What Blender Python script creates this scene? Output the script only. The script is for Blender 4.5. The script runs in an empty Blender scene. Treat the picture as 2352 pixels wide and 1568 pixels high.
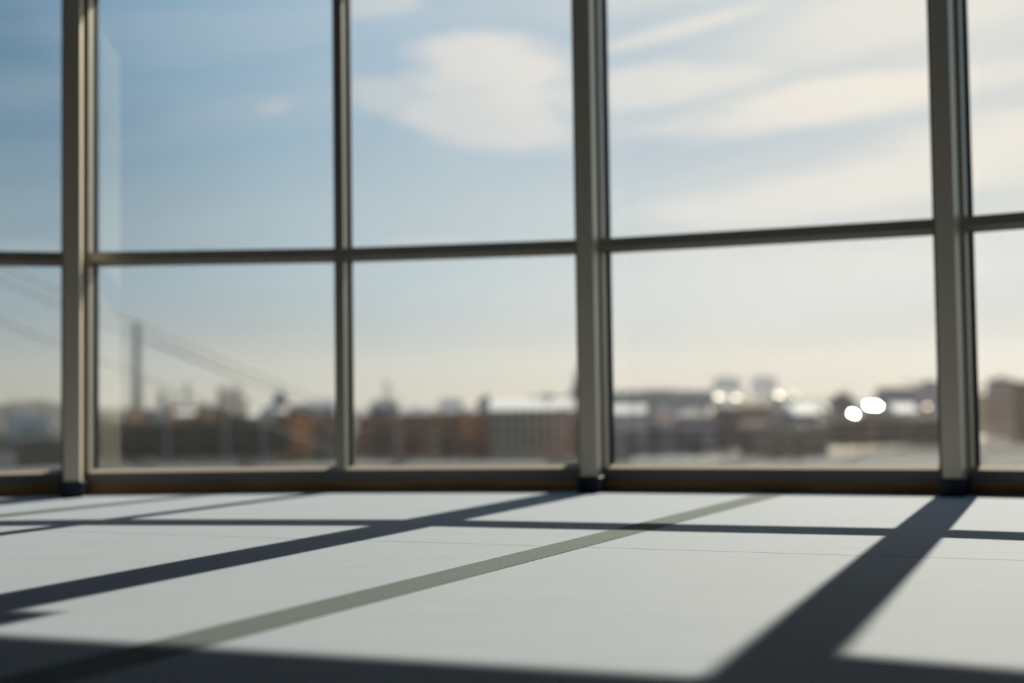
import bpy, bmesh, math, random
from mathutils import Vector, Matrix
R = math.radians
SC = bpy.context.scene
COL = SC.collection

# ------------------------------------------------------------------ camera
W, H = 2352.0, 1568.0
F_PX = 3218.0
PITCH, ROLL, CAM_Z = 0.04635, 0.01371, 0.35
cam_d = bpy.data.cameras.new('camera')
cam_d.sensor_width = 36.0
cam_d.lens = F_PX / W * 36.0
cam_d.clip_start = 0.05
cam_d.clip_end = 20000
cam_d.dof.use_dof = True
cam_d.dof.focus_distance = 3.3
cam_d.dof.aperture_fstop = 1.45
cam = bpy.data.objects.new('camera', cam_d)
COL.objects.link(cam)
cam.location = (0, 0, CAM_Z)
cam.matrix_world = (Matrix.Translation((0, 0, CAM_Z)) @ Matrix.Rotation(math.pi / 2 + PITCH, 4, 'X')
                    @ Matrix.Rotation(-ROLL, 4, 'Z'))
SC.camera = cam

def ray(px, py):
    x = (px - W / 2) / F_PX
    y = -(py - H / 2) / F_PX
    c, s = math.cos(ROLL), math.sin(ROLL)
    x, y = c * x + s * y, -s * x + c * y
    cp, sp = math.cos(PITCH), math.sin(PITCH)
    return Vector((x, cp - sp * y, sp + cp * y))

def at(px, py, D):
    """world point on the sight line of a photo pixel at forward distance D (metres)"""
    r = ray(px, py)
    return Vector((0, 0, CAM_Z)) + r * (D / r.y)

def azel(px, py):
    r = ray(px, py)
    return math.degrees(math.atan2(r.x, r.y)), math.degrees(math.atan2(r.z, math.hypot(r.x, r.y)))

# ------------------------------------------------------------------ sun
SUN_AZ, SUN_EL = 0.3733, 0.5415
SUN = Vector((math.sin(SUN_AZ) * math.cos(SUN_EL), math.cos(SUN_AZ) * math.cos(SUN_EL), math.sin(SUN_EL)))
sun_d = bpy.data.lights.new('sun', 'SUN')
sun_d.energy = 9.4
sun_d.color = (1.0, 0.91, 0.745)
sun_d.angle = R(0.53)
sun = bpy.data.objects.new('sun', sun_d)
COL.objects.link(sun)
sun.rotation_euler = (-SUN).to_track_quat('-Z', 'Y').to_euler()
sun.location = (40, 100, 70)

# ------------------------------------------------------------------ sky
class NT:
    def __init__(self, tree):
        self.t = tree
        tree.nodes.clear()
    def n(self, typ, **kw):
        nd = self.t.nodes.new(typ)
        for k, v in kw.items():
            setattr(nd, k, v)
        return nd
    def link(self, a, b):
        self.t.links.new(a, b)
    def put(self, sock, v):
        if isinstance(v, bpy.types.NodeSocket):
            self.link(v, sock)
        elif v is not None:
            sock.default_value = v
    def m(self, op, a, b=None, c=None, clamp=False):
        nd = self.n('ShaderNodeMath', operation=op, use_clamp=clamp)
        for i, v in enumerate((a, b, c)):
            if v is not None:
                self.put(nd.inputs[i], v)
        return nd.outputs[0]
    def mix(self, f, a, b, blend='MIX'):
        nd = self.n('ShaderNodeMix', data_type='RGBA', blend_type=blend)
        self.put(nd.inputs[0], f)
        for i, v in ((6, a), (7, b)):
            if isinstance(v, tuple) and len(v) == 3:
                v = v + (1,)
            self.put(nd.inputs[i], v)
        return nd.outputs[2]
    def ramp(self, f, stops, interp='LINEAR'):
        nd = self.n('ShaderNodeValToRGB')
        cr = nd.color_ramp
        cr.interpolation = interp
        while len(cr.elements) < len(stops):
            cr.elements.new(0.5)
        for e, (p, c) in zip(cr.elements, stops):
            e.position = p
            e.color = c + (1,) if len(c) == 3 else c
        self.put(nd.inputs[0], f)
        return nd.outputs[0]
    def noise(self, vec, scale, detail=3, rough=0.5, dims='3D'):
        nd = self.n('ShaderNodeTexNoise', noise_dimensions=dims)
        self.put(nd.inputs['Vector'], vec)
        nd.inputs['Scale'].default_value = scale
        nd.inputs['Detail'].default_value = detail
        nd.inputs['Roughness'].default_value = rough
        return nd.outputs[0]

world = bpy.data.worlds.new('sky')
SC.world = world
world.use_nodes = True
w = NT(world.node_tree)
tc = w.n('ShaderNodeTexCoord')
nrm = w.n('ShaderNodeVectorMath', operation='NORMALIZE')
w.link(tc.outputs['Generated'], nrm.inputs[0])
sep = w.n('ShaderNodeSeparateXYZ')
w.link(nrm.outputs[0], sep.inputs[0])
X, Y, Z = sep.outputs
dot = w.n('ShaderNodeVectorMath', operation='DOT_PRODUCT')
w.link(nrm.outputs[0], dot.inputs[0])
dot.inputs[1].default_value = SUN
gam = w.m('DEGREES', w.m('ARCCOSINE', w.m('MINIMUM', w.m('MAXIMUM', dot.outputs['Value'], -1), 1)))
el = w.m('DEGREES', w.m('ARCSINE', w.m('MINIMUM', w.m('MAXIMUM', Z, -1), 1)))
az = w.m('DEGREES', w.m('ARCTAN2', X, Y))
daz = w.m('ABSOLUTE', w.m('SUBTRACT', az, math.degrees(SUN_AZ)))
daz = w.m('MINIMUM', daz, w.m('SUBTRACT', 360.0, daz))
K = 1 / 180.0
upper = w.ramp(w.m('MULTIPLY', gam, K), [
    (0, (1.25, 1.18, 1.05)), (10 * K, (1.1, 1.05, .97)), (18 * K, (.82, .88, .92)), (24 * K, (.53, .70, .86)),
    (30 * K, (.41, .62, .82)), (36 * K, (.245, .465, .68)), (41 * K, (.09, .265, .47)), (52 * K, (.08, .235, .43)),
    (90 * K, (.09, .22, .40)), (1, (.10, .22, .38))])
hor = w.ramp(w.m('MULTIPLY', daz, K), [
    (0, (.82, .70, .57)), (10 * K, (.80, .69, .56)), (20 * K, (.77, .69, .56)), (30 * K, (.66, .62, .52)),
    (41 * K, (.45, .44, .34)), (60 * K, (.50, .52, .47)), (120 * K, (.40, .46, .47)), (1, (.38, .44, .46))])
mh = w.ramp(w.m('DIVIDE', el, 30.0, clamp=True), [
    (0, (1, 1, 1)), (2 / 30, (.88, .88, .88)), (4.5 / 30, (.60, .60, .60)), (7.5 / 30, (.36, .36, .36)),
    (10 / 30, (.16, .16, .16)), (15 / 30, (.05, .05, .05)), (1, (0, 0, 0))])
skycol = w.mix(mh, upper, hor)
# pale belt of thin high haze a few degrees up
midc = w.ramp(w.m('MULTIPLY', gam, K), [
    (0, (1.2, 1.12, 1.0)), (20 * K, (1.02, .99, .95)), (28 * K, (.86, .96, 1.0)), (36 * K, (.62, .80, .90)),
    (44 * K, (.36, .54, .66)), (70 * K, (.28, .42, .54)), (1, (.26, .38, .48))])
mm = w.ramp(w.m('DIVIDE', el, 30.0, clamp=True), [
    (0, (0, 0, 0)), (2 / 30, (.20, .20, .20)), (5 / 30, (.68, .68, .68)), (8 / 30, (.46, .46, .46)),
    (11 / 30, (.18, .18, .18)), (16 / 30, (.02, .02, .02)), (1, (0, 0, 0))])
skycol = w.mix(mm, skycol, midc)

# clouds: soft shapes on the dome in azimuth / elevation degrees, torn up by noise
comb = w.n('ShaderNodeCombineXYZ')
w.put(comb.inputs[0], w.m('MULTIPLY', az, 0.05))
w.put(comb.inputs[1], w.m('MULTIPLY', el, 0.22))
n1 = w.noise(comb.outputs[0], 2.2, 5, 0.55)
n2 = w.noise(comb.outputs[0], 5.5, 4, 0.55)
comb2 = w.n('ShaderNodeCombineXYZ')
w.put(comb2.inputs[0], w.m('ADD', w.m('MULTIPLY', az, 0.035), w.m('MULTIPLY', el, -0.03)))
w.put(comb2.inputs[1], w.m('ADD', w.m('MULTIPLY', el, 0.30), w.m('MULTIPLY', az, -0.045)))
n3 = w.noise(comb2.outputs[0], 2.0, 4, 0.5)

def blob(px, py, rx, ry, tilt=0.0, soft=0.6, warp=0.55):
    a0, e0 = azel(px, py)
    rx, ry = rx / 56.2, ry / 56.2
    dx = w.m('SUBTRACT', az, a0)
    dy = w.m('SUBTRACT', el, e0)
    t = math.tan(R(tilt))
    dy = w.m('SUBTRACT', dy, w.m('MULTIPLY', dx, t))
    q = w.m('ADD', w.m('POWER', w.m('DIVIDE', dx, rx), 2.0), w.m('POWER', w.m('DIVIDE', dy, ry), 2.0))
    q = w.m('SQRT', q)
    q = w.m('ADD', q, w.m('MULTIPLY', w.m('SUBTRACT', n1, 0.5), warp * 3))
    q = w.m('ADD', q, w.m('MULTIPLY', w.m('SUBTRACT', n2, 0.5), warp * 1.6))
    v = w.m('DIVIDE', w.m('SUBTRACT', 1.0 + soft * .5, q), soft, clamp=True)
    return w.m('SMOOTH_MIN', v, 1.0, 0.3)

cl = None
for b, s in (((1130, 165, 215, 85, -6), .95), ((1120, 280, 190, 60, -8), .85), ((900, 225, 120, 38, -10), .6),
             ((1480, 205, 250, 52, 4), .7), ((1900, 235, 420, 46, 5, .7), .85), ((630, 245, 38, 18, 15), .55),
             ((860, 10, 90, 25, 5), .6), ((1550, 70, 200, 16, 12, .8, .2), .6), ((2080, 40, 330, 60, 6, .9), .5),
             ((1930, 440, 400, 62, 6, .8), .85), ((60, 200, 130, 40, 8, .9), .22), ((350, 60, 320, 40, 6, .9), .20),
             ((980, 555, 100, 14, 2, .8, .2), .55), ((40, 568, 120, 14, 0, .8, .2), .45),
             ((1750, 640, 560, 90, 4, 1.1), .7), ((2330, 330, 250, 80, 6, .9), .8)):
    v = w.m('MULTIPLY', blob(*b), s)
    cl = v if cl is None else w.m('MAXIMUM', cl, v)
veil = w.ramp(n3, [(0.42, (0, 0, 0)), (0.68, (1, 1, 1))])
veil = w.m('MULTIPLY', veil, w.ramp(w.m('MULTIPLY', gam, K), [(0, (.45, .45, .45)), (30 * K, (.22, .22, .22)), (45 * K, (.14, .14, .14)), (1, (.12, .12, .12))]))
cl = w.m('MAXIMUM', cl, veil)
ccol = w.ramp(w.m('MULTIPLY', gam, K), [
    (0, (1.4, 1.3, 1.15)), (14 * K, (1.28, 1.17, 1.03)), (20 * K, (1.22, 1.12, .99)), (26 * K, (1.04, 1.00, .96)),
    (31 * K, (.84, .86, .87)), (38 * K, (.62, .68, .73)), (50 * K, (.45, .52, .58)), (1, (.36, .42, .48))])
skycol = w.mix(cl, skycol, ccol)
gnd = w.mix(w.m('LESS_THAN', el, -0.3), skycol, (.12, .11, .10))
bg = w.n('ShaderNodeBackground')
w.link(gnd, bg.inputs['Color'])
bg.inputs['Strength'].default_value = 1.0
wo = w.n('ShaderNodeOutputWorld')
w.link(bg.outputs[0], wo.inputs[0])

SC.view_settings.view_transform = 'Standard'
SC.view_settings.look = 'None'
SC.view_settings.gamma = 1.0
SC.view_settings.exposure = 0.0
SC.view_settings.use_curve_mapping = False

# ------------------------------------------------------------------ materials
MATS = {}
def mat(name, col, rough=0.6, metal=0.0, var=0.0, vscale=8.0, bump=0.0, bscale=60.0, spec=0.5, col2=None, stretch=None):
    if name in MATS:
        return MATS[name]
    m = bpy.data.materials.new(name)
    m.use_nodes = True
    t = NT(m.node_tree)
    p = t.n('ShaderNodeBsdfPrincipled')
    o = t.n('ShaderNodeOutputMaterial')
    t.link(p.outputs[0], o.inputs[0])
    p.inputs['Roughness'].default_value = rough
    p.inputs['Metallic'].default_value = metal
    p.inputs['Specular IOR Level'].default_value = spec
    tcn = t.n('ShaderNodeTexCoord')
    vec = tcn.outputs['Object']
    if stretch:
        mp = t.n('ShaderNodeMapping')
        mp.inputs['Scale'].default_value = stretch
        t.link(vec, mp.inputs[0])
        vec = mp.outputs[0]
    c2 = col2 or tuple(c * (1 - var) for c in col)
    if var or col2:
        n = t.noise(vec, vscale, 4, .6)
        c = t.ramp(n, [(0.35, col), (0.65, c2)])
        t.link(c, p.inputs['Base Color'])
    else:
        p.inputs['Base Color'].default_value = col + (1,)
    if bump:
        b = t.n('ShaderNodeBump')
        b.inputs['Strength'].default_value = bump
        b.inputs['Distance'].default_value = 0.01
        t.link(t.noise(vec, bscale, 3, .6), b.inputs['Height'])
        t.link(b.outputs[0], p.inputs['Normal'])
    MATS[name] = m
    return m

def carpet_mat(name, base, dark, speck, rough, sheen=0.0):
    m = bpy.data.materials.new(name)
    m.use_nodes = True
    t = NT(m.node_tree)
    p = t.n('ShaderNodeBsdfPrincipled')
    o = t.n('ShaderNodeOutputMaterial')
    t.link(p.outputs[0], o.inputs[0])
    g = t.n('ShaderNodeTexCoord')
    v = g.outputs['Object']
    fine = t.noise(v, 420.0, 2, .6)
    mp = t.n('ShaderNodeMapping')
    mp.inputs['Rotation'].default_value = (0, 0, R(22))
    mp.inputs['Scale'].default_value = (1.2, 6.0, 1)
    t.link(v, mp.inputs[0])
    wide = t.noise(mp.outputs[0], 1.6, 5, .6)
    blot = t.noise(v, 5.0, 5, .6)
    c = t.mix(t.ramp(fine, [(0.30, (1, 1, 1)), (0.62, (0, 0, 0))]), base, dark)
    c = t.mix(t.m('MULTIPLY', t.ramp(wide, [(0.45, (0, 0, 0)), (0.75, (1, 1, 1))]), 0.34), c, speck)
    c = t.mix(t.m('MULTIPLY', t.ramp(blot, [(0.5, (0, 0, 0)), (0.8, (1, 1, 1))]), 0.18), c, speck)
    t.link(c, p.inputs['Base Color'])
    p.inputs['Roughness'].default_value = rough
    p.inputs['Specular IOR Level'].default_value = 0.08
    b = t.n('ShaderNodeBump')
    b.inputs['Strength'].default_value = 0.55
    b.inputs['Distance'].default_value = 0.0016
    t.link(fine, b.inputs['Height'])
    t.link(b.outputs[0], p.inputs['Normal'])
    MATS[name] = m
    return m

def glass_mat():
    m = bpy.data.materials.new('window_glass')
    m.use_nodes = True
    t = NT(m.node_tree)
    tr = t.n('ShaderNodeBsdfTransparent')
    tr.inputs[0].default_value = (.962, .966, .958, 1)
    gl = t.n('ShaderNodeBsdfGlossy')
    gl.inputs['Roughness'].default_value = 0.0
    gl.inputs['Color'].default_value = (.95, 1.0, .97, 1)
    mx = t.n('ShaderNodeMixShader')
    mx.inputs[0].default_value = 0.13
    t.link(tr.outputs[0], mx.inputs[1])
    t.link(gl.outputs[0], mx.inputs[2])
    o = t.n('ShaderNodeOutputMaterial')
    t.link(mx.outputs[0], o.inputs[0])
    MATS['window_glass'] = m
    return m

M_CARPET = carpet_mat('pale_grey_carpet', (.400, .458, .538), (.295, .340, .408), (.29, .335, .41), .80)
M_STRIPE = carpet_mat('grey_green_carpet', (.142, .184, .188), (.050, .072, .073), (.094, .130, .134), .85)
M_UNDER = mat('dark_underlay', (.06, .065, .07), .9)
M_ALU = mat('warm_grey_painted_aluminium', (.44, .41, .35), .40, 0.8, .06, 3.0)
M_POST = mat('warm_grey_painted_steel', (.70, .63, .52), .45, 0.6, .06, 2.0)
M_SILL = mat('dark_grey_sill_paint', (.20, .20, .195), .5, 0.2, spec=.3)
M_BEAD = mat('grey_glazing_bead', (.40, .36, .31), .9, 0.0, spec=.06)
M_GASKET = mat('black_rubber_gasket', (.012, .02, .02), .6)
M_WOOD = mat('dark_oiled_wood', (.46, .30, .14), .55, 0, 0, 3.0, .2, 40, .3, (.28, .165, .07), (1.0, 1.0, 14.0))
M_NAVY = mat('navy_plastic', (.006, .012, .034), .35, spec=.25)
M_GLASS = glass_mat()
M_CEIL = mat('grey_ceiling', (.07, .07, .075), .9)
M_WALL = mat('grey_wall_paint', (.06, .06, .065), .9)

# ------------------------------------------------------------------ mesh helpers
def obj(name, bm, material, parent=None, smooth=False):
    me = bpy.data.meshes.new(name)
    bmesh.ops.recalc_face_normals(bm, faces=bm.faces)
    bm.to_mesh(me)
    bm.free()
    if smooth:
        for f in me.polygons:
            f.use_smooth = True
    o = bpy.data.objects.new(name, me)
    COL.objects.link(o)
    if material:
        me.materials.append(material)
    if parent:
        o.parent = parent
    return o

def empty(name, loc=(0, 0, 0), rz=0.0, parent=None):
    o = bpy.data.objects.new(name, None)
    COL.objects.link(o)
    o.location = loc
    o.rotation_euler = (0, 0, rz)
    o.empty_display_size = .2
    if parent:
        o.parent = parent
    return o

def tag(o, label=None, cat=None, group=None, kind=None):
    if label: o['label'] = label
    if cat: o['category'] = cat
    if group: o['group'] = group
    if kind: o['kind'] = kind
    return o

def add_prism(bm, poly, z0, z1, poly_top=None):
    """vertical prism over a plan polygon"""
    top = poly_top or poly
    a = [bm.verts.new((p[0], p[1], z0)) for p in poly]
    b = [bm.verts.new((p[0], p[1], z1)) for p in top]
    n = len(a)
    bm.faces.new(a[::-1])
    bm.faces.new(b)
    for i in range(n):
        bm.faces.new((a[i], a[(i + 1) % n], b[(i + 1) % n], b[i]))

def add_box(bm, x0, x1, y0, y1, z0, z1):
    add_prism(bm, [(x0, y0), (x1, y0), (x1, y1), (x0, y1)], z0, z1)

def add_cyl(bm, p, q, r0, r1=None, n=10):
    p, q = Vector(p), Vector(q)
    r1 = r0 if r1 is None else r1
    d = (q - p).normalized()
    u = d.cross(Vector((0, 0, 1)))
    if u.length < 1e-4:
        u = Vector((1, 0, 0))
    u.normalize()
    v = d.cross(u)
    a, b = [], []
    for i in range(n):
        t = 2 * math.pi * i / n
        e = u * math.cos(t) + v * math.sin(t)
        a.append(bm.verts.new(p + e * r0))
        b.append(bm.verts.new(q + e * r1))
    bm.faces.new(a[::-1])
    bm.faces.new(b)
    for i in range(n):
        bm.faces.new((a[i], a[(i + 1) % n], b[(i + 1) % n], b[i]))

def bevel(bm, w_, seg=2):
    bmesh.ops.bevel(bm, geom=list(bm.edges), offset=w_, segments=seg, affect='EDGES', profile=.5)

# ------------------------------------------------------------------ the faceted window wall: plan
VV = [Vector(p) for p in ((-2.926, 5.753), (-1.871, 6.006), (-.736, 5.977), (.323, 5.781), (1.652, 5.250), (2.899, 4.472))]
def turn_on(p, q, deg, length):
    d = (q - p).normalized()
    a = R(deg)
    return q + Vector((d.x * math.cos(a) - d.y * math.sin(a), d.x * math.sin(a) + d.y * math.cos(a))) * length
# the wall goes on round the curve on both sides of the view
right1 = turn_on(VV[4], VV[5], -10.5, 1.43)
right2 = turn_on(VV[5], right1, -10.5, 1.43)
left1 = turn_on(VV[1], VV[0], 10.5, 1.10)
left2 = turn_on(VV[0], left1, 10.5, 1.10)
PLAN = [left2, left1] + VV + [right1, right2]       # 10 vertices, 9 facets
NF = len(PLAN) - 1
MULLION_AT = {4}                                    # plan vertex with a slim mullion instead of a post
Z_SILL0, Z_SILL1, Z_T0, Z_T1 = .046, .092, .9946, 1.0369
Z_HEAD, Z_CEIL = 2.335, 2.75
DEPTH_OUT, O_GLASS = -.17, -.085

def fdir(i):
    u = (PLAN[i + 1] - PLAN[i]).normalized()
    return u, Vector((u.y, -u.x))                   # along, inward
def mitre(i, o):
    """plan point at vertex i, offset o inward from both facets"""
    ns = []
    if i > 0: ns.append(fdir(i - 1)[1])
    if i < NF: ns.append(fdir(i)[1])
    if len(ns) == 1:
        return PLAN[i] + ns[0] * o
    b = (ns[0] + ns[1]).normalized()
    return PLAN[i] + b * (o / b.dot(ns[0]))
def fp(i, s, o):
    """plan point on facet i: s metres from its left end (negative: from its right end), o inward"""
    u, n = fdir(i)
    base = PLAN[i] + u * s if s >= 0 else PLAN[i + 1] + u * s
    return base + n * o
def half(i):
    return .021 if i in MULLION_AT else .057
def strip(i, o0, o1):
    return [mitre(i, o0), mitre(i + 1, o0), mitre(i + 1, o1), mitre(i, o1)]
def span(i, o0, o1, e=0.0):
    a, b = half(i) - e, -(half(i + 1) - e)
    return [fp(i, a, o0), fp(i, b, o0), fp(i, b, o1), fp(i, a, o1)]

# ------------------------------------------------------------------ floor, ceiling, walls
FL_IN = [mitre(i, DEPTH_OUT) for i in range(NF + 1)]
ROOM = [Vector((-5.2, FL_IN[0].y)), Vector((-5.2, -6.0)), Vector((6.5, -6.0)), Vector((6.5, FL_IN[-1].y))]
outline = FL_IN + ROOM[::-1]
bm = bmesh.new()
add_prism(bm, outline, -.30, -.012)
floor = tag(obj('floor', bm, M_UNDER), kind='structure')

# carpet sheets laid side by side, butt joints run across the view
SEAM_ANG = R(-24.0)
sd = Vector((math.cos(SEAM_ANG), math.sin(SEAM_ANG)))
sn = Vector((-sd.y, sd.x))
def clip_poly(poly, p, n):
    out = []
    for i in range(len(poly)):
        a, b = poly[i], poly[(i + 1) % len(poly)]
        da, db = (a - p).dot(n), (b - p).dot(n)
        if da >= 0: out.append(a)
        if (da > 0 > db) or (da < 0 < db):
            out.append(a + (b - a) * (da / (da - db)))
    return out
seam0 = Vector((.357, 3.405))
offs = [-12, -8, -4, 0, 4, 12]
for j in range(len(offs) - 1):
    g = .0022
    poly = clip_poly(outline, seam0 + sn * (offs[j] + g), sn)
    if len(poly) > 2:
        poly = clip_poly(poly, seam0 + sn * (offs[j + 1] - g), -sn)
    if len(poly) < 3:
        continue
    bm = bmesh.new()
    add_prism(bm, poly, -.012, 0.0)
    obj('carpet_sheet', bm, M_CARPET, floor)
# grey-green stripes in the carpet
st_d = Vector((math.cos(R(65.4)), math.sin(R(65.4))))
st_n = Vector((-st_d.y, st_d.x))
for off in (0, 2.26, 4.52, -2.26):
    c0 = Vector((-.0056, 3.346)) - st_n * .0525 + st_n * off
    poly = [c0 - st_d * 14 - st_n * .0525, c0 + st_d * 14 - st_n * .0525, c0 + st_d * 14 + st_n * .0525, c0 - st_d * 14 + st_n * .0525]
    # keep inside the room
    for i in range(NF):
        u, n = fdir(i)
        poly = clip_poly(poly, PLAN[i], n)
    poly = clip_poly(poly, Vector((-5.15, 0)), Vector((1, 0)))
    poly = clip_poly(poly, Vector((6.45, 0)), Vector((-1, 0)))
    poly = clip_poly(poly, Vector((0, -5.95)), Vector((0, 1)))
    bm = bmesh.new()
    add_prism(bm, poly, -.004, .0012)
    o = obj('floor_stripe', bm, M_STRIPE, floor)
    o['label'] = 'grey-green stripe in the carpet'

bm = bmesh.new()
add_prism(bm, outline, Z_CEIL, Z_CEIL + .25)
tag(obj('ceiling', bm, M_CEIL), kind='structure')
for nm, a, b in (('wall_left', ROOM[1], ROOM[0]), ('wall_back', ROOM[2], ROOM[1]), ('wall_right', ROOM[3], ROOM[2])):
    u = (b - a).normalized(); n = Vector((u.y, -u.x))
    bm = bmesh.new()
    add_prism(bm, [a - u * .0, b + u * .0, b + u * 0 - n * -.2, a - n * -.2], 0, Z_CEIL)
    tag(obj(nm, bm, M_WALL), kind='structure')
for nm, a, b in (('wall_front_left', ROOM[0], FL_IN[0]), ('wall_front_right', FL_IN[-1], ROOM[3])):
    bm = bmesh.new()
    add_prism(bm, [a, b, b + Vector((0, .2)), a + Vector((0, .2))], 0, Z_CEIL)
    tag(obj(nm, bm, M_WALL), kind='structure')

# ------------------------------------------------------------------ windows
def ring(bm, i, z0, z1, o0, o1, wd, e):
    """rectangular ring lying on facet i inside its opening, e metres into the frame"""
    a, b = half(i) - e, -(half(i + 1) - e)
    P = lambda s, o: fp(i, s, o)
    for s0, s1, za, zb in ((a, a + wd, z0, z1), (b - wd, b, z0, z1)):
        add_prism(bm, [P(s0, o0), P(s1, o0), P(s1, o1), P(s0, o1)], za, zb)
    for za, zb in ((z0, z0 + wd), (z1 - wd, z1)):
        add_prism(bm, [P(a + wd, o0), P(b - wd, o0), P(b - wd, o1), P(a + wd, o1)], za, zb)

SIDES = ['far_left_end', 'far_left', 'left', 'centre_left', 'centre', 'centre_right', 'right', 'far_right', 'far_right_end']
for i in range(NF):
    c = (PLAN[i] + PLAN[i + 1]) / 2
    win = tag(empty('window_%d' % (i + 1)), kind='structure')
    bm = bmesh.new(); add_prism(bm, strip(i, -.092, 0), Z_SILL0, Z_SILL1)
    obj('sill_rail', bm, M_SILL, win)
    bm = bmesh.new(); add_prism(bm, strip(i, DEPTH_OUT, -.092), Z_SILL0, .06)
    obj('drip_cap', bm, M_ALU, win)
    # sloping glazing bead on the sill
    bm = bmesh.new()
    q = [fp(i, half(i), 0), fp(i, -half(i + 1), 0)]
    prof = [(-.004, Z_SILL1 - .004), (-.004, Z_SILL1), (-.068, Z_SILL1 + .0125), (-.078, Z_SILL1 + .0125), (-.078, Z_SILL1 - .004)]
    va = [bm.verts.new((*fp(i, half(i), o_), z_)) for o_, z_ in prof]
    vb = [bm.verts.new((*fp(i, -half(i + 1), o_), z_)) for o_, z_ in prof]
    bm.faces.new(va[::-1]); bm.faces.new(vb)
    for k in range(len(prof)):
        bm.faces.new((va[k], va[(k + 1) % len(prof)], vb[(k + 1) % len(prof)], vb[k]))
    obj('glazing_bead', bm, M_BEAD, win)
    bm = bmesh.new(); add_prism(bm, span(i, DEPTH_OUT, 0), Z_T0, Z_T1)
    bevel(bm, .002, 1)
    obj('transom', bm, M_ALU, win)
    bm = bmesh.new(); add_prism(bm, span(i, -.078, -.045), Z_T0 - .009, Z_T0 + .001)
    obj('glazing_bead', bm, M_ALU, win)
    bm = bmesh.new(); add_prism(bm, strip(i, DEPTH_OUT, 0), Z_HEAD, Z_HEAD + .05)
    obj('head_rail', bm, M_ALU, win)
    for side in (0, 1):
        bm = bmesh.new()
        if side == 0:
            c_ = half(i) * .5
            poly = [mitre(i, 0), fp(i, half(i), 0), fp(i, half(i), -.092), fp(i, c_, -.092), fp(i, c_, DEPTH_OUT), mitre(i, DEPTH_OUT)]
        else:
            c_ = half(i + 1) * .5
            poly = [mitre(i + 1, 0), fp(i, -half(i + 1), 0), fp(i, -half(i + 1), -.092), fp(i, -c_, -.092), fp(i, -c_, DEPTH_OUT), mitre(i + 1, DEPTH_OUT)]
        add_prism(bm, poly, Z_SILL1, Z_HEAD)
        obj('jamb', bm, M_ALU, win)
    for z0, z1, nm in ((Z_SILL1 + .004, Z_T0 - .001, 'lower_pane'), (Z_T1 + .001, Z_HEAD, 'upper_pane')):
        bm = bmesh.new()
        add_prism(bm, span(i, O_GLASS - .006, O_GLASS + .006, .004), z0 - .003, z1 + .003)
        pn = obj(nm, bm, M_GLASS, win)
        bm = bmesh.new()
        ring(bm, i, z0, z1, O_GLASS + .007, O_GLASS + .013, .009, 0)
        ring(bm, i, z0, z1, O_GLASS - .013, O_GLASS - .007, .009, 0)
        obj('gasket', bm, M_GASKET, pn)
    # header wall above
    bm = bmesh.new(); add_prism(bm, strip(i, DEPTH_OUT, .02), Z_HEAD + .05, Z_CEIL)
    tag(obj('wall_header_%s' % SIDES[i], bm, M_WALL), kind='structure')
    # wooden baseboard
    bm = bmesh.new()
    add_prism(bm, strip(i, DEPTH_OUT, .002), 0, Z_SILL0)
    bb = tag(obj('baseboard_%s' % SIDES[i], bm, M_WOOD), kind='structure')
    bm = bmesh.new()
    add_prism(bm, strip(i, .0, .006), .006, .020)
    obj('shoe_moulding', bm, M_WOOD, bb)
# unseen boxes added under the header to shape its floor shadow
def header_shadow_box(name, i, s0, s1, z0):
    bm = bmesh.new()
    add_prism(bm, [fp(i, s0, DEPTH_OUT - .03), fp(i, s1, DEPTH_OUT - .03), fp(i, s1, DEPTH_OUT - .002), fp(i, s0, DEPTH_OUT - .002)], z0, Z_HEAD + .05)
    tag(obj(name, bm, M_ALU), kind='structure')
header_shadow_box('shadow_caster_1', 6, .02, 1.45, 2.215)
header_shadow_box('shadow_caster_2', 5, .02, .165, 2.215)
header_shadow_box('shadow_caster_3', 4, .02, 1.06, 2.215)
header_shadow_box('shadow_caster_4', 3, .02, 1.11, 2.215)
header_shadow_box('shadow_caster_5', 2, .02, 1.06, 2.215)

# ------------------------------------------------------------------ posts
def make_post(vi, q, axis_deg, label, outer=None):
    a = R(axis_deg)
    ax = Vector((math.sin(a), math.cos(a)))         # outward
    tg = Vector((ax.y, -ax.x))                      # to the right
    # depth back to the frame plane
    n = fdir(vi)[1] if vi < NF else fdir(vi - 1)[1]
    dep = .002
    while min((q + ax * dep + tg * s - PLAN[vi]).dot(fdir(k)[1]) for s in (-.033, .033) for k in (vi - 1, vi)) > .003 and dep < .3:
        dep += .002
    root = empty('steel_post', (q.x, q.y, 0), -a)
    bm = bmesh.new()
    add_box(bm, -.033, .033, 0, dep, 0, Z_CEIL)
    bevel(bm, .003, 2)
    obj('shaft', bm, M_POST, root)
    bm = bmesh.new()
    lo = [(-.043, -.012), (.043, -.012), (.043, dep - .004), (-.043, dep - .004)]
    hi = [(-.048, -.016), (.048, -.016), (.048, dep - .004), (-.048, dep - .004)]
    add_prism(bm, lo, 0, .064, hi)
    bevel(bm, .004, 2)
    s = obj('base_sleeve', bm, M_NAVY, root)
    s['label'] = 'navy blue plastic base sleeve'
    if outer:                                       # unseen pipe added outside to widen the post's floor shadow
        o2 = q + tg * outer[0] + ax * outer[1]
        bm = bmesh.new()
        add_cyl(bm, (o2.x, o2.y, 0), (o2.x, o2.y, 2.6), outer[2], n=20)
        tag(obj('shadow_caster_6', bm, M_ALU, None, True), kind='structure')
    tag(root, label, 'post', 'square steel posts along the window wall')
    return root

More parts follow.
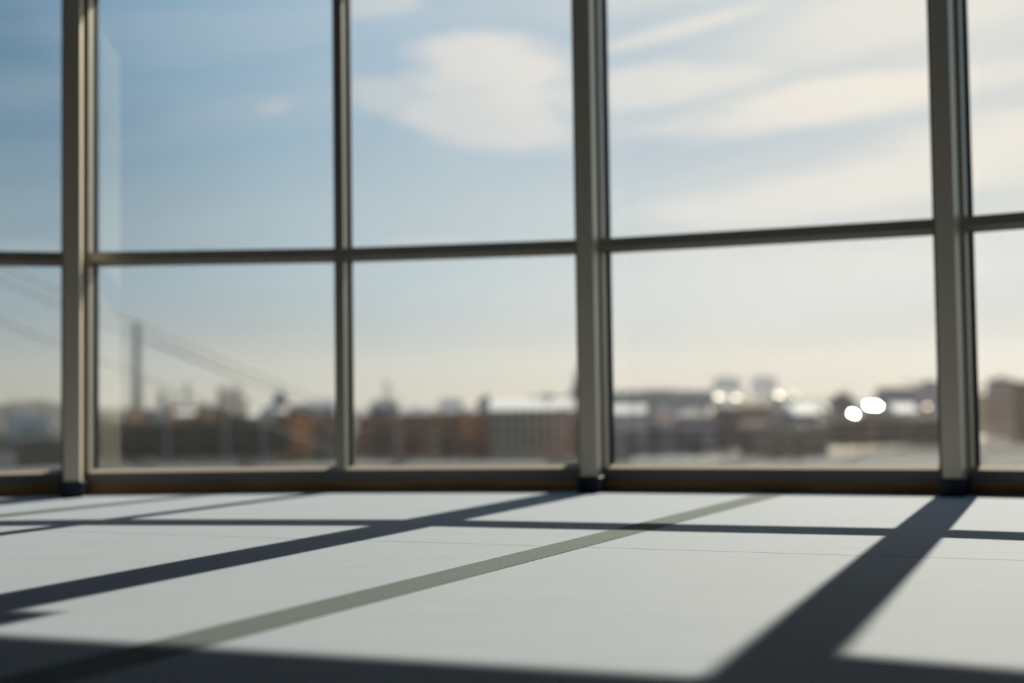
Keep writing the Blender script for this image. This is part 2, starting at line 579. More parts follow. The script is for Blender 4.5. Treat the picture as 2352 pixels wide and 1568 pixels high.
def scaled(x, y, back):
    v = Vector((x, y))
    return v * (1 - back / v.length)
make_post(3, scaled(-1.868, 5.943, .145), -14.0, 'warm grey square post at the left, just left of the tall chimney')
make_post(5, scaled(.303, 5.662, .03), 12.0, 'warm grey square post in the middle, right of the slim mullion', (-.045, .40, .052))
make_post(6, scaled(1.6125, 5.173, .04), 28.0, 'warm grey square post at the right, its shadow running down the carpet')
for vi, ang, lab in ((2, -18, 'warm grey square post left of the picture edge'), (7, 37, 'warm grey square post right of the picture edge'),
                     (8, 47, 'warm grey square post farthest right along the curve'), (1, -29, 'warm grey square post farthest left along the curve')):
    make_post(vi, mitre(vi, .13), ang, lab)

# ------------------------------------------------------------------ outside: ground
HAZE = .00008
GZ = -16.1
M_GROUND = mat('winter_ground', (.020, .019, .020), .9, 0, 0, .02, 0, 1, .1, (.034, .033, .035))
bm = bmesh.new()
add_box(bm, -4000, 4000, 12, 9000, GZ - 2, GZ)
tag(obj('ground', bm, M_GROUND), kind='structure')

def hill(name, pts, D, dep, m):
    """ridge whose crest follows the given photo points at distance D"""
    bm = bmesh.new()
    front, crest, back = [], [], []
    for px, py in pts:
        p = at(px, py, D)
        crest.append(bm.verts.new(p))
        front.append(bm.verts.new((p.x, p.y - dep, GZ - 1)))
        back.append(bm.verts.new((p.x, p.y + dep, GZ - 1)))
    for k in range(len(pts) - 1):
        bm.faces.new((front[k], front[k + 1], crest[k + 1], crest[k]))
        bm.faces.new((crest[k], crest[k + 1], back[k + 1], back[k]))
    return tag(obj(name, bm, m), kind='structure')
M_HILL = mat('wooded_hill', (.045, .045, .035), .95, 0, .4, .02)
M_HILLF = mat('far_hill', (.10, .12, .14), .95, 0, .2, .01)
hill('hill_left', [(-600, 945), (-300, 930), (-80, 935), (30, 926), (90, 918), (150, 930), (240, 938), (420, 940), (600, 945)], 1050, 120, M_HILL)
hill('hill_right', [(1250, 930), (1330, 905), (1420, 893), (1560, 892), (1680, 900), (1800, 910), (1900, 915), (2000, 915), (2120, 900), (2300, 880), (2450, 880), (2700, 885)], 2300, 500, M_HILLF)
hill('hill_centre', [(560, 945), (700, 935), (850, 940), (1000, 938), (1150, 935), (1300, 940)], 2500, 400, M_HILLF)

# ------------------------------------------------------------------ buildings
PAL = {
    'cream': (.40, .36, .30), 'tan': (.36, .25, .15), 'brown': (.20, .14, .085), 'darkbrown': (.11, .085, .065),
    'ochre': (.28, .20, .075), 'orange': (.40, .19, .07), 'grey': (.26, .26, .27), 'palegrey': (.32, .36, .42),
    'mauve': (.21, .23, .31), 'white': (.36, .38, .42), 'navy': (.03, .045, .09), 'slate': (.09, .105, .13),
    'teal': (.08, .12, .14), 'greybrown': (.25, .23, .19), 'bluegrey': (.20, .24, .28), 'yellow': (.34, .22, .10)}
def pm(c):
    return mat(c + '_facade', tuple(min(.9, v * k) for v, k in zip(PAL[c], (2.9, 2.2, 1.75))), .85, 0, .15, .15)
def rm(c):
    return mat(c + '_roof', PAL[c], .75, 0, .12, .3)
M_SNOW = mat('snowy_roof', (.82, .80, .77), .7)
M_PANE = mat('dark_window_pane', (.02, .025, .03), .12)
M_TIN = mat('shiny_tin_roof', (.85, .83, .80), .24, 1.0)
def roofmat(c):
    return M_SNOW if c == 'snow' else M_TIN if c == 'tin' else rm(c)

def building(name, label, x0, x1, ytop, D, dep, wall, roof='flat', rcol='slate', ridge=0, win=None, cat='building', rot=0.0, parapet=True):
    """block whose front top edge spans photo columns x0..x1 at row ytop, standing D metres off"""
    xm = (x0 + x1) / 2
    p = at(xm, ytop, D)
    wd = (at(x1, ytop, D) - at(x0, ytop, D)).length
    h = p.z - GZ
    bear = math.atan2(p.x, p.y)
    root = empty(name, (p.x, p.y, GZ), -bear + R(rot))
    bm = bmesh.new()
    add_box(bm, -wd / 2, wd / 2, 0, dep, 0, h)
    obj('wall', bm, pm(wall), root)
    rise = ridge * D / F_PX
    e = .4
    bm = bmesh.new()
    if roof == 'flat':
        add_box(bm, -wd / 2 - .2, wd / 2 + .2, -.2, dep + .2, h, h + .35)
        add_box(bm, -wd * .18, wd * .10, dep * .4, dep * .7, h + .35, h + .35 + max(1.2, rise))
    elif roof in ('gable', 'gable_side', 'hip'):
        if roof == 'gable':      # ridge runs along the facade
            vs = [(-wd / 2 - e, -e, h), (wd / 2 + e, -e, h), (wd / 2 + e, dep + e, h), (-wd / 2 - e, dep + e, h),
                  (-wd / 2 - e, dep / 2, h + rise), (wd / 2 + e, dep / 2, h + rise)]
        elif roof == 'hip':
            k = min(wd * .3, dep / 2)
            vs = [(-wd / 2 - e, -e, h), (wd / 2 + e, -e, h), (wd / 2 + e, dep + e, h), (-wd / 2 - e, dep + e, h),
                  (-wd / 2 + k, dep / 2, h + rise), (wd / 2 - k, dep / 2, h + rise)]
        if roof == 'gable_side':  # gable end faces the viewer
            vs = [(-wd / 2 - e, -e, h), (wd / 2 + e, -e, h), (wd / 2 + e, dep + e, h), (-wd / 2 - e, dep + e, h),
                  (0, -e, h + rise), (0, dep + e, h + rise)]
            fs = [(0, 1, 4), (2, 3, 5), (1, 2, 5, 4), (3, 0, 4, 5), (3, 2, 1, 0)]
        else:
            fs = [(0, 1, 5, 4), (2, 3, 4, 5), (1, 2, 5), (3, 0, 4), (3, 2, 1, 0)]
        v = [bm.verts.new(q) for q in vs]
        for f in fs:
            bm.faces.new([v[k] for k in f])
    rf = obj('roof', bm, roofmat(rcol), root)
    if roof != 'flat' and wd > 12:
        bm = bmesh.new()
        add_box(bm, wd * .2, wd * .2 + 1.0, dep * .45, dep * .45 + 1.0, h + rise * .5, h + rise + 1.4)
        obj('chimney', bm, pm('brown'), rf)
    if win:
        nc, nr = win
        cw, rh = wd / nc, 3.1
        me = None
        for r_ in range(nr):
            for c_ in range(nc):
                cx = -wd / 2 + cw * (c_ + .5)
                cz = h - 1.9 - rh * r_
                if cz < 1.2:
                    continue
                if me is None:
                    bm = bmesh.new()
                    ww = min(.6, cw * .3)
                    add_box(bm, -ww, ww, -.06, .05, -.8, .8)
                    o = obj('window', bm, M_PANE, root)
                    me = o.data
                else:
                    o = bpy.data.objects.new('window', me)
                    COL.objects.link(o)
                    o.parent = root
                o.location = (cx, 0, cz)
    tag(root, label, cat)
    return root

B = building
# far row, left to right
B('warehouse', 'long white flat-roofed warehouse below the wooded hill at far left', 25, 112, 953, 700, 26, 'white', 'flat', 'snow', 0, None, 'warehouse')
B('shed', 'low dark shed with a sloping grey roof at far left', 40, 160, 1012, 430, 16, 'darkbrown', 'gable_side', 'grey', 12, None, 'shed')
B('apartment_block', 'tan apartment block at the foot of the tall chimney', 284, 331, 940, 760, 18, 'tan', 'flat', 'slate', 4, (5, 3))
B('warehouse', 'small navy blue warehouse right of the tall chimney', 331, 353, 942, 806, 16, 'navy', 'gable_side', 'slate', 5, None, 'warehouse')
B('house', 'small white gabled house right of the navy warehouse', 354, 378, 944, 745, 12, 'white', 'gable_side', 'snow', 6, (2, 2), 'house')
B('apartment_block', 'yellow apartment block below the three thin stacks', 383, 418, 930, 800, 16, 'yellow', 'flat', 'snow', 4, (4, 4))
B('house', 'low white-roofed house in front of the yellow block', 404, 446, 952, 640, 14, 'tan', 'gable', 'snow', 10, (4, 1), 'house')
B('tower', 'dark square tower left of the three thin stacks', 365, 379, 902, 1100, 14, 'slate', 'flat', 'slate', 6, None, 'tower')
B('apartment_block', 'brown flat block between the thin stacks and the bushy tree', 420, 520, 935, 850, 18, 'brown', 'flat', 'slate', 6, (9, 3))
B('house', 'pale snowy-roofed house left of the domed hall', 535, 592, 955, 572, 14, 'grey', 'gable', 'snow', 9, (5, 1), 'house')
B('apartment_block', 'grey block with pale roof right of the domed hall', 662, 706, 928, 820, 18, 'grey', 'hip', 'snow', 12, (5, 3))
B('apartment_block', 'mauve block with pale roof beside the slim mullion', 706, 770, 932, 760, 18, 'mauve', 'gable', 'palegrey', 14, (7, 3))
B('apartment_block', 'orange-brown apartment block in front of the domed hall', 637, 716, 952, 440, 14, 'ochre', 'flat', 'slate', 3, (6, 4))
B('stair_tower', 'bright orange stair tower on the orange-brown block', 697, 715, 954, 433, 4, 'orange', 'flat', 'slate', 2, None, 'tower')
B('apartment_block', 'dark brown block hidden half behind the slim mullion', 718, 800, 960, 450, 14, 'brown', 'flat', 'slate', 3, (6, 4))
# centre pane
B('house', 'grey house with a dark hipped roof right of the slim mullion', 846, 917, 932, 640, 20, 'mauve', 'hip', 'slate', 18, (6, 2), 'house')
B('apartment_block', 'dark brown block below the hipped grey house', 820, 925, 956, 470, 14, 'brown', 'flat', 'slate', 3, (8, 4))
B('apartment_block', 'brown block right of the leaning lamp post', 925, 990, 950, 455, 14, 'darkbrown', 'hip', 'mauve', 16, (5, 4))
B('apartment_block', 'narrow yellow-ochre block in the middle of the view', 988, 1012, 951, 434, 12, 'yellow', 'flat', 'slate', 3, (2, 5))
B('apartment_block', 'dark block between the two narrow ochre blocks', 1012, 1058, 946, 470, 14, 'darkbrown', 'hip', 'mauve', 14, (4, 4))
B('apartment_block', 'narrow orange-brown block left of the long snowy-roofed terrace', 1058, 1084, 948, 446, 12, 'ochre', 'flat', 'slate', 3, (2, 5))
B('apartment_block', 'brown block tucked against the long snowy-roofed terrace', 1084, 1128, 950, 460, 14, 'brown', 'flat', 'slate', 3, (3, 4))
B('house', 'white gabled house with a dark roof peak above the terrace', 1096, 1136, 925, 660, 14, 'white', 'gable_side', 'slate', 20, (2, 2), 'house')
B('house', 'low grey house left of the white gabled house', 1010, 1060, 928, 720, 14, 'grey', 'gable', 'palegrey', 14, (4, 2), 'house')
B('apartment_terrace', 'long grey-brown terrace with windows and a snowy roof by the middle post', 1126, 1318, 940, 440, 22, 'greybrown', 'gable', 'snow', 24, (10, 4))
B('apartment_block', 'pale roofed block with dark parapet behind the long terrace', 1212, 1312, 912, 720, 22, 'palegrey', 'flat', 'slate', 5, (8, 3))
B('church', 'blue-slate church nave beside the middle post', 1306, 1365, 925, 560, 24, 'slate', 'gable', 'teal', 26, None, 'church')
B('apartment_block', 'brown block below the church beside the middle post', 1312, 1390, 962, 416, 10, 'brown', 'flat', 'slate', 3, (6, 4))
# right pane
B('apartment_block', 'long teal-grey slab right of the middle post', 1400, 1640, 900, 1000, 25, 'bluegrey', 'flat', 'teal', 3, (18, 3))
B('house', 'pale grey house right of the middle post with snowy roof', 1405, 1482, 948, 560, 18, 'palegrey', 'gable', 'snow', 18, (6, 2), 'house')
B('apartment_block', 'mauve-grey block below the pale house by the middle post', 1400, 1462, 984, 425, 14, 'mauve', 'flat', 'slate', 3, (5, 4))
B('hall', 'rounded white hall front left of the mauve tower houses', 1498, 1548, 950, 600, 18, 'grey', 'gable_side', 'snow', 22, None, 'hall')
B('apartment_block', 'dark teal roofed block behind the rounded white hall', 1474, 1530, 936, 760, 18, 'teal', 'flat', 'teal', 4, None)
B('apartment_block', 'mauve-grey apartment block below the rounded white hall', 1462, 1545, 978, 446, 12, 'mauve', 'flat', 'slate', 3, (6, 4))
B('apartment_block', 'wide mauve-grey block left of the dark brown block', 1545, 1642, 955, 466, 14, 'mauve', 'hip', 'slate', 14, (8, 4))
B('tower_block', 'left one of the two pale twin tower blocks', 1637, 1701, 868, 2600, 30, 'palegrey', 'flat', 'grey', 3, (8, 8), 'tower block')
B('tower_block', 'right one of the two pale twin tower blocks', 1723, 1783, 866, 2650, 30, 'palegrey', 'flat', 'grey', 3, (8, 8), 'tower block')
B('apartment_block', 'brown block under the twin tower blocks', 1640, 1700, 936, 520, 16, 'darkbrown', 'hip', 'slate', 14, (5, 4))
B('apartment_block', 'mauve-brown block below the right twin tower', 1700, 1772, 930, 540, 16, 'greybrown', 'hip', 'brown', 16, (6, 4))
B('tower_house', 'narrow white house below the right twin tower', 1772, 1812, 934, 500, 12, 'white', 'flat', 'snow', 3, (3, 4), 'house')
B('house', 'navy-fronted house with a sloping snowy roof', 1826, 1884, 950, 455, 14, 'navy', 'gable', 'snow', 22, None, 'house', 22)
B('apartment_block', 'low orange block with two bright bays in front of the narrow white house', 1782, 1800, 992, 400, 8, 'orange', 'flat', 'slate', 2, (2, 3))
B('apartment_block', 'low orange block right of a matching one, near the road', 1822, 1850, 992, 398, 8, 'orange', 'flat', 'slate', 2, (2, 3))
B('apartment_block', 'brown block behind the two orange blocks', 1700, 1900, 978, 432, 14, 'greybrown', 'flat', 'slate', 3, (14, 3))
B('house', 'dark house with a pointed roof left of the glinting tin roofs', 1902, 1966, 920, 760, 18, 'slate', 'gable_side', 'slate', 22, (4, 2), 'house')
B('apartment_block', 'long brown block below the glinting tin roofs', 1895, 2170, 962, 520, 16, 'brown', 'flat', 'brown', 3, (20, 3))
B('apartment_block', 'tall dark mauve block left of the right post', 2012, 2110, 890, 820, 22, 'mauve', 'hip', 'brown', 12, (9, 5))
B('apartment_block', 'dark mauve block with upper storey right behind the right post', 2090, 2190, 880, 860, 22, 'mauve', 'flat', 'brown', 6, (8, 5))
B('house', 'pale snowy-roofed house below the tall dark mauve block', 2058, 2108, 945, 600, 16, 'grey', 'gable', 'snow', 18, (4, 2), 'house', 18)
B('apartment_block', 'grey block seen right of the right post', 2268, 2332, 872, 620, 20, 'grey', 'flat', 'slate', 4, (6, 6))
B('apartment_block', 'brown block at the right edge of the view', 2332, 2420, 878, 560, 20, 'brown', 'flat', 'slate', 4, (7, 6))
B('apartment_block', 'dim brown block between the right post and the grey block', 2200, 2268, 905, 680, 18, 'greybrown', 'hip', 'brown', 14, (6, 4))

# tin roofs that throw the sun back: low sheds whose pitch lies towards the viewer
def tin_shed(label, x0, x1, y, hpx, D, wall='brown', mtl=None):
    p = at((x0 + x1) / 2, y, D)
    tocam = (Vector((0, 0, CAM_Z)) - p).normalized()
    nrm_ = (SUN + tocam).normalized()
    wd = (at(x1, y, D) - at(x0, y, D)).length
    ang = math.atan2(-nrm_.x, -nrm_.y)           # the slope's downhill bearing
    pit = math.acos(nrm_.z)
    run = hpx * D / F_PX / math.sin(pit)         # plan depth for the wanted apparent height
    root = empty('tin_roofed_shed', (p.x, p.y, GZ), -ang)
    h = p.z - GZ - run * math.tan(pit) / 2
    rise = run * math.tan(pit)
    bm = bmesh.new()
    add_box(bm, -wd / 2, wd / 2, -run / 2, run * 1.5, 0, h)
    obj('wall', bm, pm(wall), root)
    bm = bmesh.new()
    v = [bm.verts.new(q) for q in ((-wd / 2, -run / 2, h), (wd / 2, -run / 2, h), (wd / 2, run / 2, h + rise), (-wd / 2, run / 2, h + rise),
                                   (wd / 2, run * 1.5, h), (-wd / 2, run * 1.5, h))]
    for f in ((0, 1, 2, 3), (3, 2, 4, 5), (1, 4, 2), (0, 3, 5), (0, 5, 4, 1)):
        bm.faces.new([v[k] for k in f])
    obj('roof', bm, mtl or M_TIN, root)
    tag(root, label, 'shed')
M_TIN2 = mat('dull_tin_roof', (.11, .095, .08), .50, 1.0)
tin_shed('tin-roofed shed with the brightest wide glint, left of the right post', 1992, 2018, 931, 5, 700)
tin_shed('tin-roofed shed with a round white glint below the wide one', 1957, 1963, 950, 4, 560)
tin_shed('tin-roofed shed with a dim round glint left of the two bright ones', 1898, 1903, 938, 4, 640, 'brown', M_TIN2)
tin_shed('tin-roofed shed with a warm round glint under the left twin tower', 1630, 1635, 941, 4, 500, 'brown', M_TIN2)
tin_shed('tin-roofed shed with a pale glint at the foot of the left twin tower', 1640, 1662, 911, 5, 900, 'grey', M_TIN2)
tin_shed('tin-roofed shed with a pale glint between the twin towers', 1680, 1700, 913, 4, 950, 'grey', M_TIN2)
tin_shed('tin-roofed shed with a pale glint right of the twin towers', 1780, 1798, 907, 5, 930, 'grey', M_TIN2)
tin_shed('tin-roofed shed with a small dim glint right of the twin towers', 1820, 1828, 908, 4, 900, 'grey', M_TIN2)
tin_shed('tin-roofed shed with a dim warm glint beside the right post', 2126, 2134, 933, 4, 640, 'brown', M_TIN2)

# landmarks
def lathe(bm, prof, n=20):
    rings = []
    for r_, z in prof:
        rings.append([bm.verts.new((r_ * math.cos(2 * math.pi * k / n), r_ * math.sin(2 * math.pi * k / n), z)) for k in range(n)])
    for a, b in zip(rings, rings[1:]):
        for k in range(n):
            bm.faces.new((a[k], a[(k + 1) % n], b[(k + 1) % n], b[k]))
    bm.faces.new(rings[0][::-1]); bm.faces.new(rings[-1])

def landmark(name, px, D):
    p = at(px, 930, D)
    return empty(name, (p.x, p.y, GZ), -math.atan2(p.x, p.y))
def hz(px, py, D):
    return at(px, py, D).z - GZ
def wpx(n, D):
    return n * D / F_PX

D = 1300
t = landmark('factory_chimney', 314.5, D)
h = hz(314.5, 738, D)
bm = bmesh.new(); lathe(bm, [(wpx(12, D), 0), (wpx(9.5, D), h * .5), (wpx(8, D), h - 3), (wpx(8, D), h - 2)]); obj('stack', bm, mat('pale_concrete', (.26, .29, .31), .8, 0, .15, .1), t, True)
bm = bmesh.new(); lathe(bm, [(wpx(9.5, D), h - 2), (wpx(9.5, D), h)]); obj('rim', bm, pm('slate'), t, True)
tag(t, 'tall slim factory chimney rising far above the roofs at left', 'chimney')
for px, py, r_, lab in ((402, 905, 5, 'leftmost of three thin stacks right of the tall chimney'), (432, 882, 5, 'middle and tallest of three thin stacks right of the tall chimney'),
                        (505, 888, 5, 'rightmost of three thin stacks, beside the bushy tree')):
    D = 1200
    t = landmark('thin_stack', px, D)
    h = hz(px, py, D)
    bm = bmesh.new(); lathe(bm, [(wpx(r_ + 2, D), 0), (wpx(r_, D), h - 2)]); obj('stack', bm, pm('bluegrey'), t, True)
    bm = bmesh.new(); lathe(bm, [(wpx(r_ + 1, D), h - 2), (wpx(r_ + 1, D), h)]); obj('rim', bm, pm('slate'), t, True)
    tag(t, lab, 'chimney')

D = 620
t = landmark('domed_hall', 610, D)
h = hz(610, 947, D); hr = hz(610, 927, D)
bm = bmesh.new(); add_box(bm, -wpx(46, D), wpx(44, D), 0, 20, 0, h); obj('wall', bm, pm('cream'), t)
bm = bmesh.new()
v = [bm.verts.new(q) for q in ((-wpx(47, D), -.5, h), (wpx(45, D), -.5, h), (wpx(45, D), 20.5, h), (-wpx(47, D), 20.5, h),
                               (-wpx(40, D), 10, hr), (wpx(38, D), 10, hr))]
for f in ((0, 1, 5, 4), (2, 3, 4, 5), (1, 2, 5), (3, 0, 4), (3, 2, 1, 0)): bm.faces.new([v[k] for k in f])
obj('roof', bm, mat('pale_cream_roof', (.78, .72, .60), .8), t)
h = hr - .6
bm = bmesh.new()
lathe(bm, [(wpx(17, D), h), (wpx(17, D), h + 1.0), (wpx(16, D), h + 2.4), (wpx(13, D), h + 4.2), (wpx(8, D), h + 5.6), (wpx(2, D), h + 6.3)])
dm = obj('dome', bm, pm('navy'), t, True); dm.location = (wpx(34, D), 10, 0)
bm = bmesh.new(); add_cyl(bm, (0, 0, h + 6.2), (0, 0, h + 8.2), .5, .15); obj('finial', bm, pm('navy'), dm)
tag(t, 'cream hall with a dark navy dome and finial in the left pane', 'hall')

D = 555
t = landmark('church_tower', 1327, D)
h = hz(1327, 900, D)
bm = bmesh.new(); add_box(bm, -wpx(13, D), wpx(13, D), 0, wpx(26, D), 0, h); obj('shaft', bm, pm('slate'), t)
bm = bmesh.new()
e = wpx(14, D)
v = [bm.verts.new(q) for q in ((-e, -.2, h), (e, -.2, h), (e, 2 * e, h), (-e, 2 * e, h), (0, e, hz(1327, 838, D)))]
for f in ((0, 1, 4), (1, 2, 4), (2, 3, 4), (3, 0, 4), (3, 2, 1, 0)): bm.faces.new([v[k] for k in f])
obj('spire', bm, pm('slate'), t)
tag(t, 'dark slate church tower with pointed spire half behind the middle post', 'church tower')

D = 672
t = landmark('antenna_mast', 889, D)
bm = bmesh.new(); h = hz(889, 878, D); add_cyl(bm, (0, 4, 0), (0, 4, h), .7, .5); obj('pole', bm, pm('bluegrey'), t)
for k in range(3):
    bm = bmesh.new(); add_cyl(bm, (-2.2 + k * .4, 4, h - .6 - 1.5 * k), (2.2 - k * .4, 4, h - .6 - 1.5 * k), .3); obj('antenna_bar', bm, pm('bluegrey'), t)
tag(t, 'pale antenna mast above the hipped grey house', 'antenna')

# ------------------------------------------------------------------ street lamps
M_LAMP = mat('galvanised_steel', (.34, .34, .34), .55, .3)
def lamp(px, ytop, D, label, lean=0.0):
    p = at(px, ytop, D)
    root = empty('street_lamp', (p.x, p.y, GZ), -math.atan2(p.x, p.y))
    root.rotation_euler[1] = R(lean)
    h = p.z - GZ
    bm = bmesh.new(); add_cyl(bm, (0, 0, 0), (0, 0, h), .42, .30, 8); obj('pole', bm, M_LAMP, root)
    bm = bmesh.new(); add_cyl(bm, (0, 0, h - .3), (2.0, -.4, h + .3), .12, .12, 6); obj('arm', bm, M_LAMP, root)
    bm = bmesh.new(); add_box(bm, 1.6, 2.9, -.7, -.1, h + .2, h + .5); obj('lamp_head', bm, M_LAMP, root)
    tag(root, label, 'street lamp', 'street lamps outside')
lamp(19, 925, 370, 'street lamp at the far left, before the wooded hill')
lamp(384, 940, 350, 'street lamp below the yellow apartment block')
lamp(519, 936, 350, 'street lamp below the bushy tree')
lamp(604, 938, 350, 'street lamp below the cream domed hall')
lamp(748, 935, 350, 'street lamp just left of the slim mullion')
lamp(920, 925, 370, 'slightly leaning street lamp under the antenna mast', -6)
lamp(1288, 935, 375, 'street lamp before the long terrace, left of the middle post')
lamp(1662, 925, 375, 'street lamp below the left twin tower')
lamp(2078, 955, 470, 'street lamp below the pale house near the right post')

# ------------------------------------------------------------------ trees (bare, winter)
M_TWIG = mat('bare_brown_twigs', (.075, .052, .036), .9, 0, .3, 2.0)
M_TRUNK = mat('dark_bark', (.05, .038, .03), .9)
random.seed(5)
def tree_meshes(seed):
    rnd = random.Random(seed)
    bm = bmesh.new()
    add_cyl(bm, (0, 0, 0), (0, 0, 4.5), .28, .16, 6)
    for k in range(7):
        a = k * 2.4 + rnd.random()
        q = Vector((math.cos(a) * 2.2, math.sin(a) * 2.2, 6.0 + rnd.random() * 2))
        add_cyl(bm, (0, 0, 2.5 + k * .3), q, .11, .04, 4)
    bmesh.ops.recalc_face_normals(bm, faces=bm.faces)
    tr = bpy.data.meshes.new('trunk'); bm.to_mesh(tr); bm.free(); tr.materials.append(M_TRUNK)
    vs, fs = [], []
    for k in range(420):
        while True:
            c = Vector((rnd.uniform(-1, 1), rnd.uniform(-1, 1), rnd.uniform(-1, 1)))
            if c.length < 1: break
        c = Vector((c.x * 3.3, c.y * 3.3, 5.6 + c.z * 4.0))
        d_ = Vector((c.x * .35 + rnd.uniform(-.5, .5), c.y * .35 + rnd.uniform(-.5, .5), rnd.uniform(.3, 1.2))).normalized() * rnd.uniform(.8, 1.7)
        s_ = d_.cross(Vector((rnd.uniform(-1, 1), rnd.uniform(-1, 1), .2))).normalized() * .10
        b = len(vs)
        vs += [c - s_, c + s_, c + d_ + s_ * .4, c + d_ - s_ * .4]
        fs.append((b, b + 1, b + 2, b + 3))
    cr = bpy.data.meshes.new('crown'); cr.from_pydata(vs, [], fs); cr.materials.append(M_TWIG)
    return tr, cr
TREES = [tree_meshes(k) for k in range(5)]
def tree(px, D, label, group, sc=1.0, kind=None):
    p = at(px, 940, D)
    root = empty('bare_tree', (p.x, p.y, GZ), random.uniform(0, 6.28))
    root.scale = (sc * .82, sc * .82, sc * random.uniform(1.05, 1.24))
    tr, cr = TREES[random.randrange(5)] if kind is None else TREES[kind]
    for nm, me in (('trunk', tr), ('crown', cr)):
        o = bpy.data.objects.new(nm, me); COL.objects.link(o); o.parent = root
    tag(root, label, 'tree', group)
# the dense belt in the left pane
for row in range(9):
    for k in range(6):
        px = 232 + (640 - 232) * (k + .5 + .38 * ((row * 3) % 5 - 2) / 2) / 6
        tree(px, 362 + row * 8.6, 'bare brown tree in the dense belt below the chimney and domed hall', 'trees of the dense belt', random.uniform(1.05, 1.3))
for k in range(9):
    tree(-60 + 215 * (k + random.random() * .5) / 9, 468 + (k % 3) * 12, 'bare dark tree left of the left post', 'trees left of the left post', random.uniform(.9, 1.1))
for k in range(6):
    tree(735 + 390 * (k + random.random() * .5) / 6, 385 + (k % 3) * 14, 'bare tree in front of the brown blocks in the centre panes', 'trees before the centre blocks', random.uniform(.75, 1.05))
for k in range(6):
    tree(1430 + 330 * (k + random.random() * .6) / 6, 385 + (k % 3) * 14, 'bare tree in front of the mauve blocks in the right pane', 'trees before the mauve blocks', random.uniform(.75, 1.0))
for k in range(7):
    tree(1880 + 300 * (k + random.random() * .5) / 7, 468 + (k % 3) * 10, 'bare tree in front of the long brown block by the right post', 'trees before the long brown block', random.uniform(.8, 1.05))
tree(533, 560, 'large bushy bare tree standing above the belt right of the thin stacks', None, 2.25, 1)

# ------------------------------------------------------------------ roads
M_ROAD = mat('pale_dusty_road', (.22, .165, .115), .8, 0, .2, .2)
M_RAIL = mat('pale_kerb', (.40, .33, .25), .7)
M_ASPH = mat('grey_asphalt', (.035, .042, .050), .8)
def ground_strip(name, a, b, wid, z, m, th=.3):
    """straight strip on the ground between two photo points of the ground plane"""
    def g(q):
        r_ = ray(*q); k = (GZ - CAM_Z) / r_.z
        return Vector((r_.x * k, r_.y * k))
    p, q = g(a), g(b)
    u = (q - p).normalized(); n = Vector((-u.y, u.x))
    bm = bmesh.new()
    add_prism(bm, [p - n * wid / 2, q - n * wid / 2, q + n * wid / 2, p + n * wid / 2], GZ + z - th, GZ + z)
    return obj(name, bm, m)
rd = tag(ground_strip('road', (1780, 1044), (2420, 992), 34, .15, M_ROAD), kind='structure')
for k, (a, b) in enumerate((((1800, 1036), (2420, 986)), ((1790, 1049), (2430, 1000)))):
    ground_strip('kerb', a, b, 3.0, .6, M_RAIL, .6).parent = rd
tag(ground_strip('street', (-200, 1062), (1760, 1052), 20, .12, M_ASPH), kind='structure')

# ------------------------------------------------------------------ utility pole and cables at the left
M_CABLE = mat('dark_cable', (.03, .03, .032), .6)
M_POLE = mat('weathered_pole', (.16, .14, .12), .9)
def pole(px, ytop, D, label):
    p = at(px, ytop, D)
    root = empty('utility_pole', (p.x, p.y, GZ))
    h = p.z - GZ
    bm = bmesh.new(); add_cyl(bm, (0, 0, 0), (0, 0, h), .16, .11, 12); obj('pole', bm, M_POLE, root)
    bm = bmesh.new(); add_box(bm, -.9, .9, -.08, .08, h - .55, h - .35); obj('crossarm', bm, M_POLE, root)
    for s in (-.8, 0, .8):
        bm = bmesh.new(); add_cyl(bm, (s, 0, h - .35), (s, 0, h - .12), .05, .03, 8); obj('insulator', bm, M_LAMP, root)
    tag(root, label, 'utility pole')
pole(788, 938, 80, 'slim utility pole hidden behind the slim mullion')
pole(-330, 440, 32, 'utility pole outside the left edge of the picture')
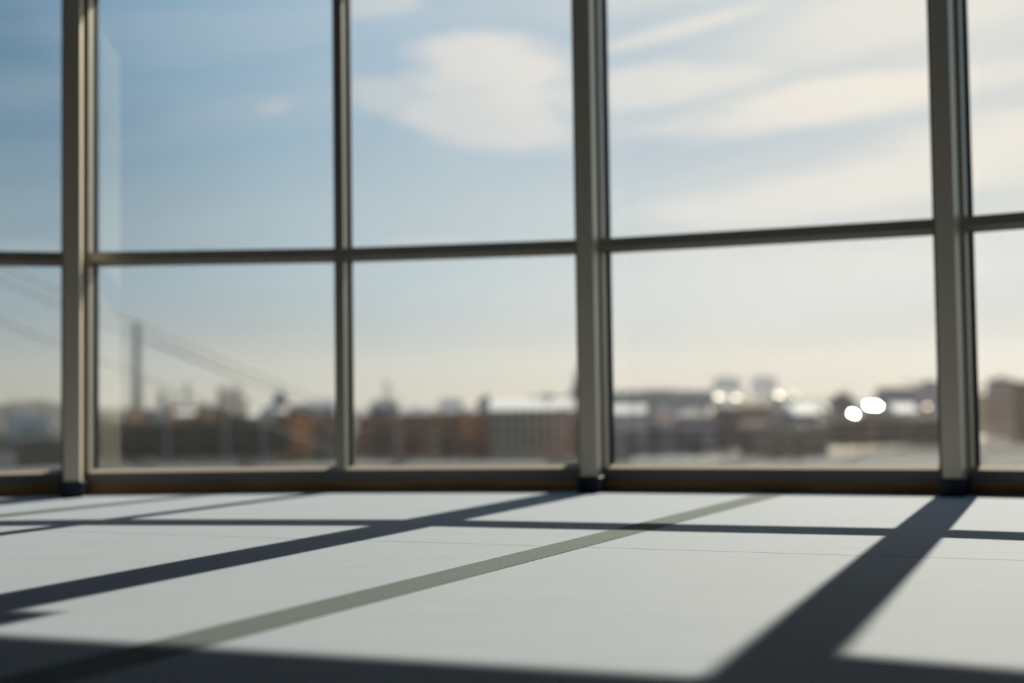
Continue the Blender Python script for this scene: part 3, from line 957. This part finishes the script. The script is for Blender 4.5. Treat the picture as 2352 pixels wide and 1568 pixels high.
def cable(pts, r_, label):
    """pts: photo points with distance; a smooth wire through them"""
    P = pts
    bm = bmesh.new()
    rings = []
    N = 24
    for k in range(N + 1):
        t_ = k / N
        c = P[0] * (1 - t_) ** 2 + P[1] * 2 * t_ * (1 - t_) + P[2] * t_ ** 2
        tg_ = ((P[1] - P[0]) * (1 - t_) + (P[2] - P[1]) * t_).normalized()
        u = tg_.cross(Vector((0, 0, 1))).normalized(); v_ = tg_.cross(u)
        rings.append([bm.verts.new(c + (u * math.cos(a) + v_ * math.sin(a)) * r_) for a in [2 * math.pi * j / 6 for j in range(6)]])
    for a, b in zip(rings, rings[1:]):
        for j in range(6):
            bm.faces.new((a[j], a[(j + 1) % 6], b[(j + 1) % 6], b[j]))
    bm.faces.new(rings[0][::-1]); bm.faces.new(rings[-1])
    tag(obj('overhead_cable', bm, M_CABLE, None, True), label, 'cable', 'overhead cables at the left')
def wire(x0, y0, d0, x1, y1, d1, sag, r_, label):
    p, q = at(x0, y0, d0), at(x1, y1, d1)
    m_ = (p + q) / 2
    m_.z -= sag
    dm_ = m_.y
    cable([p, m_, q], r_, label)
wire(-330, 463, 32, 788, 943, 80, .15, .033, 'topmost of the three overhead cables sloping down past the chimney')
wire(-330, 503, 32.5, 788, 961, 80, .15, .033, 'middle one of the three overhead cables sloping down past the chimney')
wire(-330, 606, 33, 788, 1040, 80, .15, .026, 'lowest of the three overhead cables sloping down past the chimney')

# ------------------------------------------------------------------ thin winter haze lying over the town
m = bpy.data.materials.new('town_haze'); m.use_nodes = True
t = NT(m.node_tree)
vsn = t.n('ShaderNodeVolumeScatter')
vsn.inputs['Color'].default_value = (.92, .93, .95, 1)
vsn.inputs['Density'].default_value = HAZE
vsn.inputs['Anisotropy'].default_value = .5
o_ = t.n('ShaderNodeOutputMaterial'); t.link(vsn.outputs[0], o_.inputs['Volume'])
bm = bmesh.new(); add_box(bm, -1800, 1800, 40, 3400, GZ + .05, GZ + 130)
tag(obj('haze', bm, m), kind='structure')
